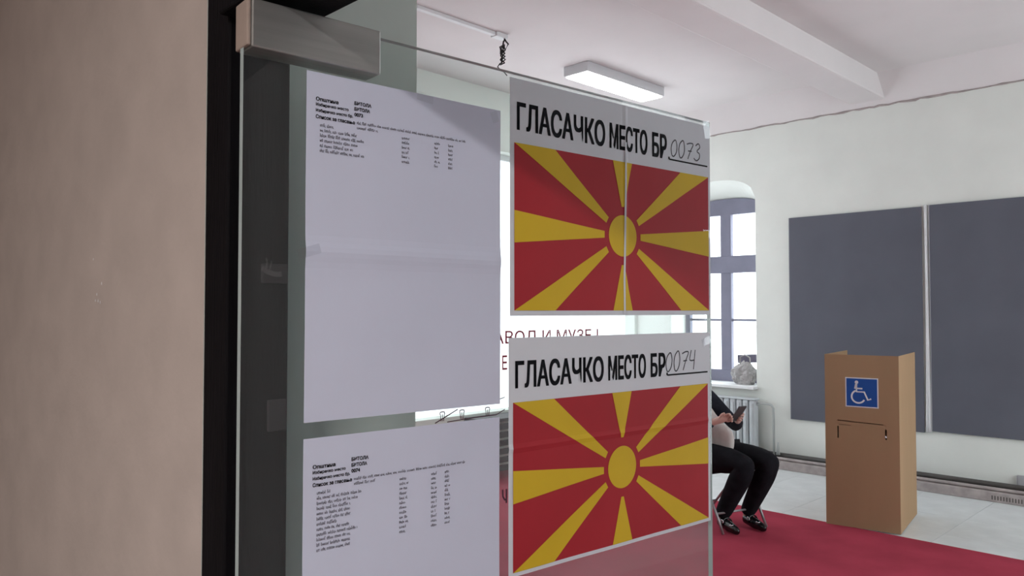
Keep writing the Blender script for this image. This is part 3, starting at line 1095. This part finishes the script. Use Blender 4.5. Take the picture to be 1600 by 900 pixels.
# trunk
HB = -0.265                                         # the trunk leans back against the chair
J['pelvis'] = ((-0.10, 0, 0.52), (0.13, 0.15))
J['waist'] = ((-0.17, 0, 0.68), (0.105, 0.13))
J['chest'] = ((-0.235, 0, 0.86), (0.11, 0.15))
J['collar'] = ((-0.25, 0, 0.985), (0.07, 0.09))
J['neck'] = ((HB + 0.015, 0, 1.05), 0.048)
J['skull'] = ((HB + 0.05, 0, 1.12), (0.068, 0.062))
J['brow'] = ((HB + 0.065, 0, 1.19), (0.085, 0.072))
J['crown'] = ((HB + 0.055, 0, 1.25), (0.068, 0.06))
E_ += chain(['pelvis', 'waist', 'chest', 'collar', 'neck', 'skull', 'brow', 'crown'])
LIMB = {}
for s, sg_ in (('r', -1), ('l', 1)):
    if sg_ < 0:
        knee, ank, ball, toe = (0.475, -0.085, 0.52), (0.235, -0.10, 0.10), (0.335, -0.115, 0.035), (0.415, -0.13, 0.03)
        elb, wri = (-0.04, -0.25, 0.70), (0.205, -0.115, 0.805)
    else:
        knee, ank, ball, toe = (0.51, 0.125, 0.535), (0.265, 0.125, 0.10), (0.365, 0.115, 0.035), (0.445, 0.105, 0.03)
        elb, wri = (0.02, 0.25, 0.72), (0.225, 0.075, 0.805)
    J[s + 'hip'] = ((-0.04, 0.095 * sg_, 0.515), 0.088)
    J[s + 'thigh'] = (tuple((a * .5 + b * .5) for a, b in zip((-0.04, 0.095 * sg_, 0.515), knee)), 0.080)
    J[s + 'knee'] = (knee, 0.060)
    J[s + 'calf'] = (tuple(a * .62 + b * .38 for a, b in zip(knee, ank)), 0.054)
    J[s + 'ank'] = (ank, 0.034)
    J[s + 'heel'] = ((ank[0] - .015, ank[1], 0.055), 0.034)
    J[s + 'ball'] = (ball, (0.024, 0.036))
    J[s + 'toe'] = (toe, (0.018, 0.028))
    E_ += chain(['pelvis', s + 'hip', s + 'thigh', s + 'knee', s + 'calf', s + 'ank', s + 'heel', s + 'ball', s + 'toe'])
    sh = (-0.25, 0.175 * sg_, 0.955)
    J[s + 'sho'] = (sh, 0.055)
    J[s + 'arm'] = (tuple(a * .5 + b * .5 for a, b in zip(sh, elb)), 0.046)
    J[s + 'elb'] = (elb, 0.040)
    J[s + 'fore'] = (tuple(a * .5 + b * .5 for a, b in zip(elb, wri)), 0.036)
    J[s + 'wri'] = (wri, 0.025)
    E_ += chain(['collar', s + 'sho', s + 'arm', s + 'elb', s + 'fore', s + 'wri'])
    # hand: palm, four fingers and a thumb closing on the phone
    w_ = Vector(wri)
    tgt = Vector((0.315, -0.02 + 0.012 * sg_, 0.855))
    d = (tgt - w_).normalized()
    side = Vector((0.35, 0, 1)).normalized()
    side = (side - d * side.dot(d)).normalized()
    nrm = d.cross(side) * (1 if sg_ < 0 else -1)
    palm = w_ + d * 0.045
    J[s + 'palm'] = (tuple(palm), (0.030, 0.017))
    E_ += [(s + 'wri', s + 'palm')]
    for k_, (off, ln) in enumerate(((0.026, .066), (0.009, .074), (-0.009, .070), (-0.026, .056))):
        b0 = palm + d * 0.030 + side * off
        b1 = b0 + d * ln * .45 + nrm * 0.004
        b2 = b1 + d * ln * .18 - nrm * 0 + nrm * 0.020
        b3 = b2 + nrm * ln * .25 - d * .004
        for q, (pp_, rr) in enumerate(((b0, .0095), (b1, .0088), (b2, .0080), (b3, .0070))):
            J[f'{s}f{k_}{q}'] = (tuple(pp_), rr)
        E_ += chain([s + 'palm'] + [f'{s}f{k_}{q}' for q in range(4)])
    t0 = palm - d * .012 + side * 0.024 + nrm * .006
    t1 = t0 + side * .018 + d * .024 + nrm * .008
    t2 = t1 + d * .026 + side * .004 + nrm * .006
    for q, (pp_, rr) in enumerate(((t0, .012), (t1, .0105), (t2, .009))):
        J[f'{s}t{q}'] = (tuple(pp_), rr)
    E_ += chain([s + 'palm', s + 't0', s + 't1', s + 't2'])
skin_obj('body', J, E_, 'pelvis', 'skin', pe)

# face
for sy in (-1, 1):
    bm = bmesh.new()
    bmesh.ops.create_uvsphere(bm, u_segments=12, v_segments=8, radius=0.011)
    e = obj('eye', bm, 'sign_white', pe, True)
    e.location = (HB + 0.137, 0.03 * sy, 1.175)
    bm = bmesh.new()
    bmesh.ops.create_uvsphere(bm, u_segments=10, v_segments=6, radius=0.0055)
    ir = obj('iris', bm, 'hair', e, True)
    ir.location = (0.0075, 0, -0.002)
    bm = bmesh.new()
    bmesh.ops.create_uvsphere(bm, u_segments=12, v_segments=8, radius=1)
    for v in bm.verts:
        v.co = Vector((v.co.x * .016, v.co.y * .007, v.co.z * .028))
    ea = obj('ear', bm, 'skin', pe, True)
    ea.location = (HB + 0.055, 0.072 * sy, 1.165)
tube('nose', [(HB + 0.142, 0, 1.180), (HB + 0.155, 0, 1.155), (HB + 0.152, 0, 1.142), (HB + 0.138, 0, 1.138)], [.007, .011, .012, .008], 'skin', pe)
tube('mouth', [(HB + 0.118, -0.022, 1.112), (HB + 0.126, 0, 1.111), (HB + 0.118, 0.022, 1.112)], [.003, .006, .003], 'red', pe)
bm = bmesh.new()
bmesh.ops.create_uvsphere(bm, u_segments=28, v_segments=18, radius=1)
for v in bm.verts:
    p = v.co.copy()
    r_ = 1 + .05 * noise.noise(p * 4)
    x_ = p.x * .098 * r_
    if p.z < 0.30 and p.x > 0.15:
        x_ = min(x_, .02)
    z_ = p.z * .098 * r_ if p.z > 0 else p.z * .20
    v.co = Vector((HB + 0.045 + x_ - .012, p.y * (.088 if p.z > -.5 else .08) * r_, 1.195 + z_))
obj('hair', bm, 'hair', pe, True)

# trousers
T_ = {'pelvis': ((-0.10, 0, 0.53), (0.145, 0.165)), 'belt': ((-0.14, 0, 0.62), (0.125, 0.145))}
TE = [('pelvis', 'belt')]
for s in 'rl':
    for k_, rr in (('hip', .115), ('thigh', .112), ('knee', .090), ('calf', .082)):
        T_[s + k_] = (J[s + k_][0], rr)
    a = Vector(J[s + 'ank'][0]); c = Vector(J[s + 'calf'][0])
    T_[s + 'hem'] = (tuple(a * 1.07 - c * .07 + Vector((-.004, 0, 0.0))), 0.058)
    TE += chain(['pelvis', s + 'hip', s + 'thigh', s + 'knee', s + 'calf', s + 'hem'])
skin_obj('trousers', T_, TE, 'pelvis', 'trousers', pe)

# pale blouse falling over the lap
B_ = {'edge': ((0.30, -0.05, 0.615), (0.040, 0.115)), 'lap': ((0.185, -0.03, 0.640), (0.052, 0.14)), 'hem': ((0.03, 0, 0.655), (0.085, 0.16)), 'waist': ((-0.13, 0, 0.71), (0.13, 0.15)), 'chest': ((-0.205, 0, 0.86), (0.132, 0.155)), 'upper': ((-0.215, 0, 0.94), (0.125, 0.135)), 'collar': ((-0.238, 0, 1.015), (0.085, 0.075))}
bl = skin_obj('blouse', B_, chain(['edge', 'lap', 'hem', 'waist', 'chest', 'upper', 'collar']), 'waist', 'blouse', pe)

# open dark cardigan: back and sleeves
C_ = {'back': ((-0.205, 0, 0.72), (0.115, 0.155)), 'yoke': ((-0.26, 0, 0.88), (0.115, 0.168)), 'nape': ((-0.27, 0, 0.985), (0.075, 0.10)), 'tail': ((-0.17, 0, 0.60), (0.11, 0.16))}
CE = chain(['tail', 'back', 'yoke', 'nape'])
for s in 'rl':
    for k_, rr in (('sho', .070), ('arm', .060), ('elb', .054), ('fore', .050)):
        C_[s + k_] = (J[s + k_][0], rr)
    w_ = Vector(J[s + 'wri'][0]); fo = Vector(J[s + 'fore'][0])
    C_[s + 'cuff'] = (tuple(w_ * .82 + fo * .18), 0.041)
    CE += chain(['nape', s + 'sho', s + 'arm', s + 'elb', s + 'fore', s + 'cuff'])
skin_obj('cardigan', C_, CE, 'yoke', 'cardigan', pe)

# shoes with strap and buckle
for s in 'rl':
    hz, bz, tz = J[s + 'heel'][0], J[s + 'ball'][0], J[s + 'toe'][0]
    shj = {'back': ((hz[0] - .012, hz[1], 0.060), (.042, .042)), 'arch': ((hz[0] * .5 + bz[0] * .5, hz[1] * .5 + bz[1] * .5, 0.052), (.040, .042)),
           'ball': ((bz[0], bz[1], 0.040), (.031, .046)), 'toe': ((tz[0], tz[1], 0.034), (.024, .034)), 'tip': ((tz[0] + .03, tz[1], 0.028), (.014, .018))}
    so_ = skin_obj('shoe', shj, chain(['back', 'arch', 'ball', 'toe', 'tip']), 'arch', 'shoe', pe)
    for v in so_.data.vertices:
        v.co.z = max(v.co.z, 0.006)
    bm = bmesh.new()
    d = Vector((bz[0] - hz[0], bz[1] - hz[1], 0)).normalized()
    n_ = Vector((-d.y, d.x, 0))
    c_ = Vector((hz[0] * .35 + bz[0] * .65, hz[1] * .35 + bz[1] * .65, .045))
    add_tube(bm, [c_ + n_ * .046 * math.cos(a) + Vector((0, 0, .052 * math.sin(a))) for a in [PI * k_ / 10 for k_ in range(11)]], 0.007, 6)
    st_ = obj('strap', bm, 'shoe', so_, True)
    bm = bmesh.new()
    cc = c_ - n_ * .040 + Vector((0, 0, .030))
    add_tube(bm, [cc + d * .012 * math.cos(a) + Vector((0, 0, .012 * math.sin(a))) for a in [2 * PI * k_ / 12 for k_ in range(13)]], 0.004, 6)
    obj('buckle', bm, 'buckle', st_, True)
    bm = bmesh.new()
    cc = Vector((tz[0] * .5 + bz[0] * .5, tz[1] * .5 + bz[1] * .5, .068)) - n_ * .018
    add_tube(bm, [cc + d * .016 * math.cos(a) + n_ * .012 * math.sin(a) for a in [2 * PI * k_ / 12 for k_ in range(13)]], 0.004, 6)
    obj('buckle', bm, 'buckle', so_, True)

# the phone in the hands
ca, sa = math.cos(HA), math.sin(HA)
lx, ly, lz = 0.325, -0.015, 0.868
ph = empty('phone', (HG[0] + ca * lx - sa * ly, HG[1] + sa * lx + ca * ly, HG[2] + lz), HA)
tag(ph, 'dark phone held in the seated person\'s hands', 'phone')
b_ = box('phone_case', -.006, .006, -.038, .038, -.075, .075, 'phone', ph, 0.003)
s_ = box('phone_screen', -.0068, -.006, -.034, .034, -.068, .068, 'phone_screen', ph)
for o in (b_, s_):
    o.rotation_euler = (0, math.radians(38), 0)
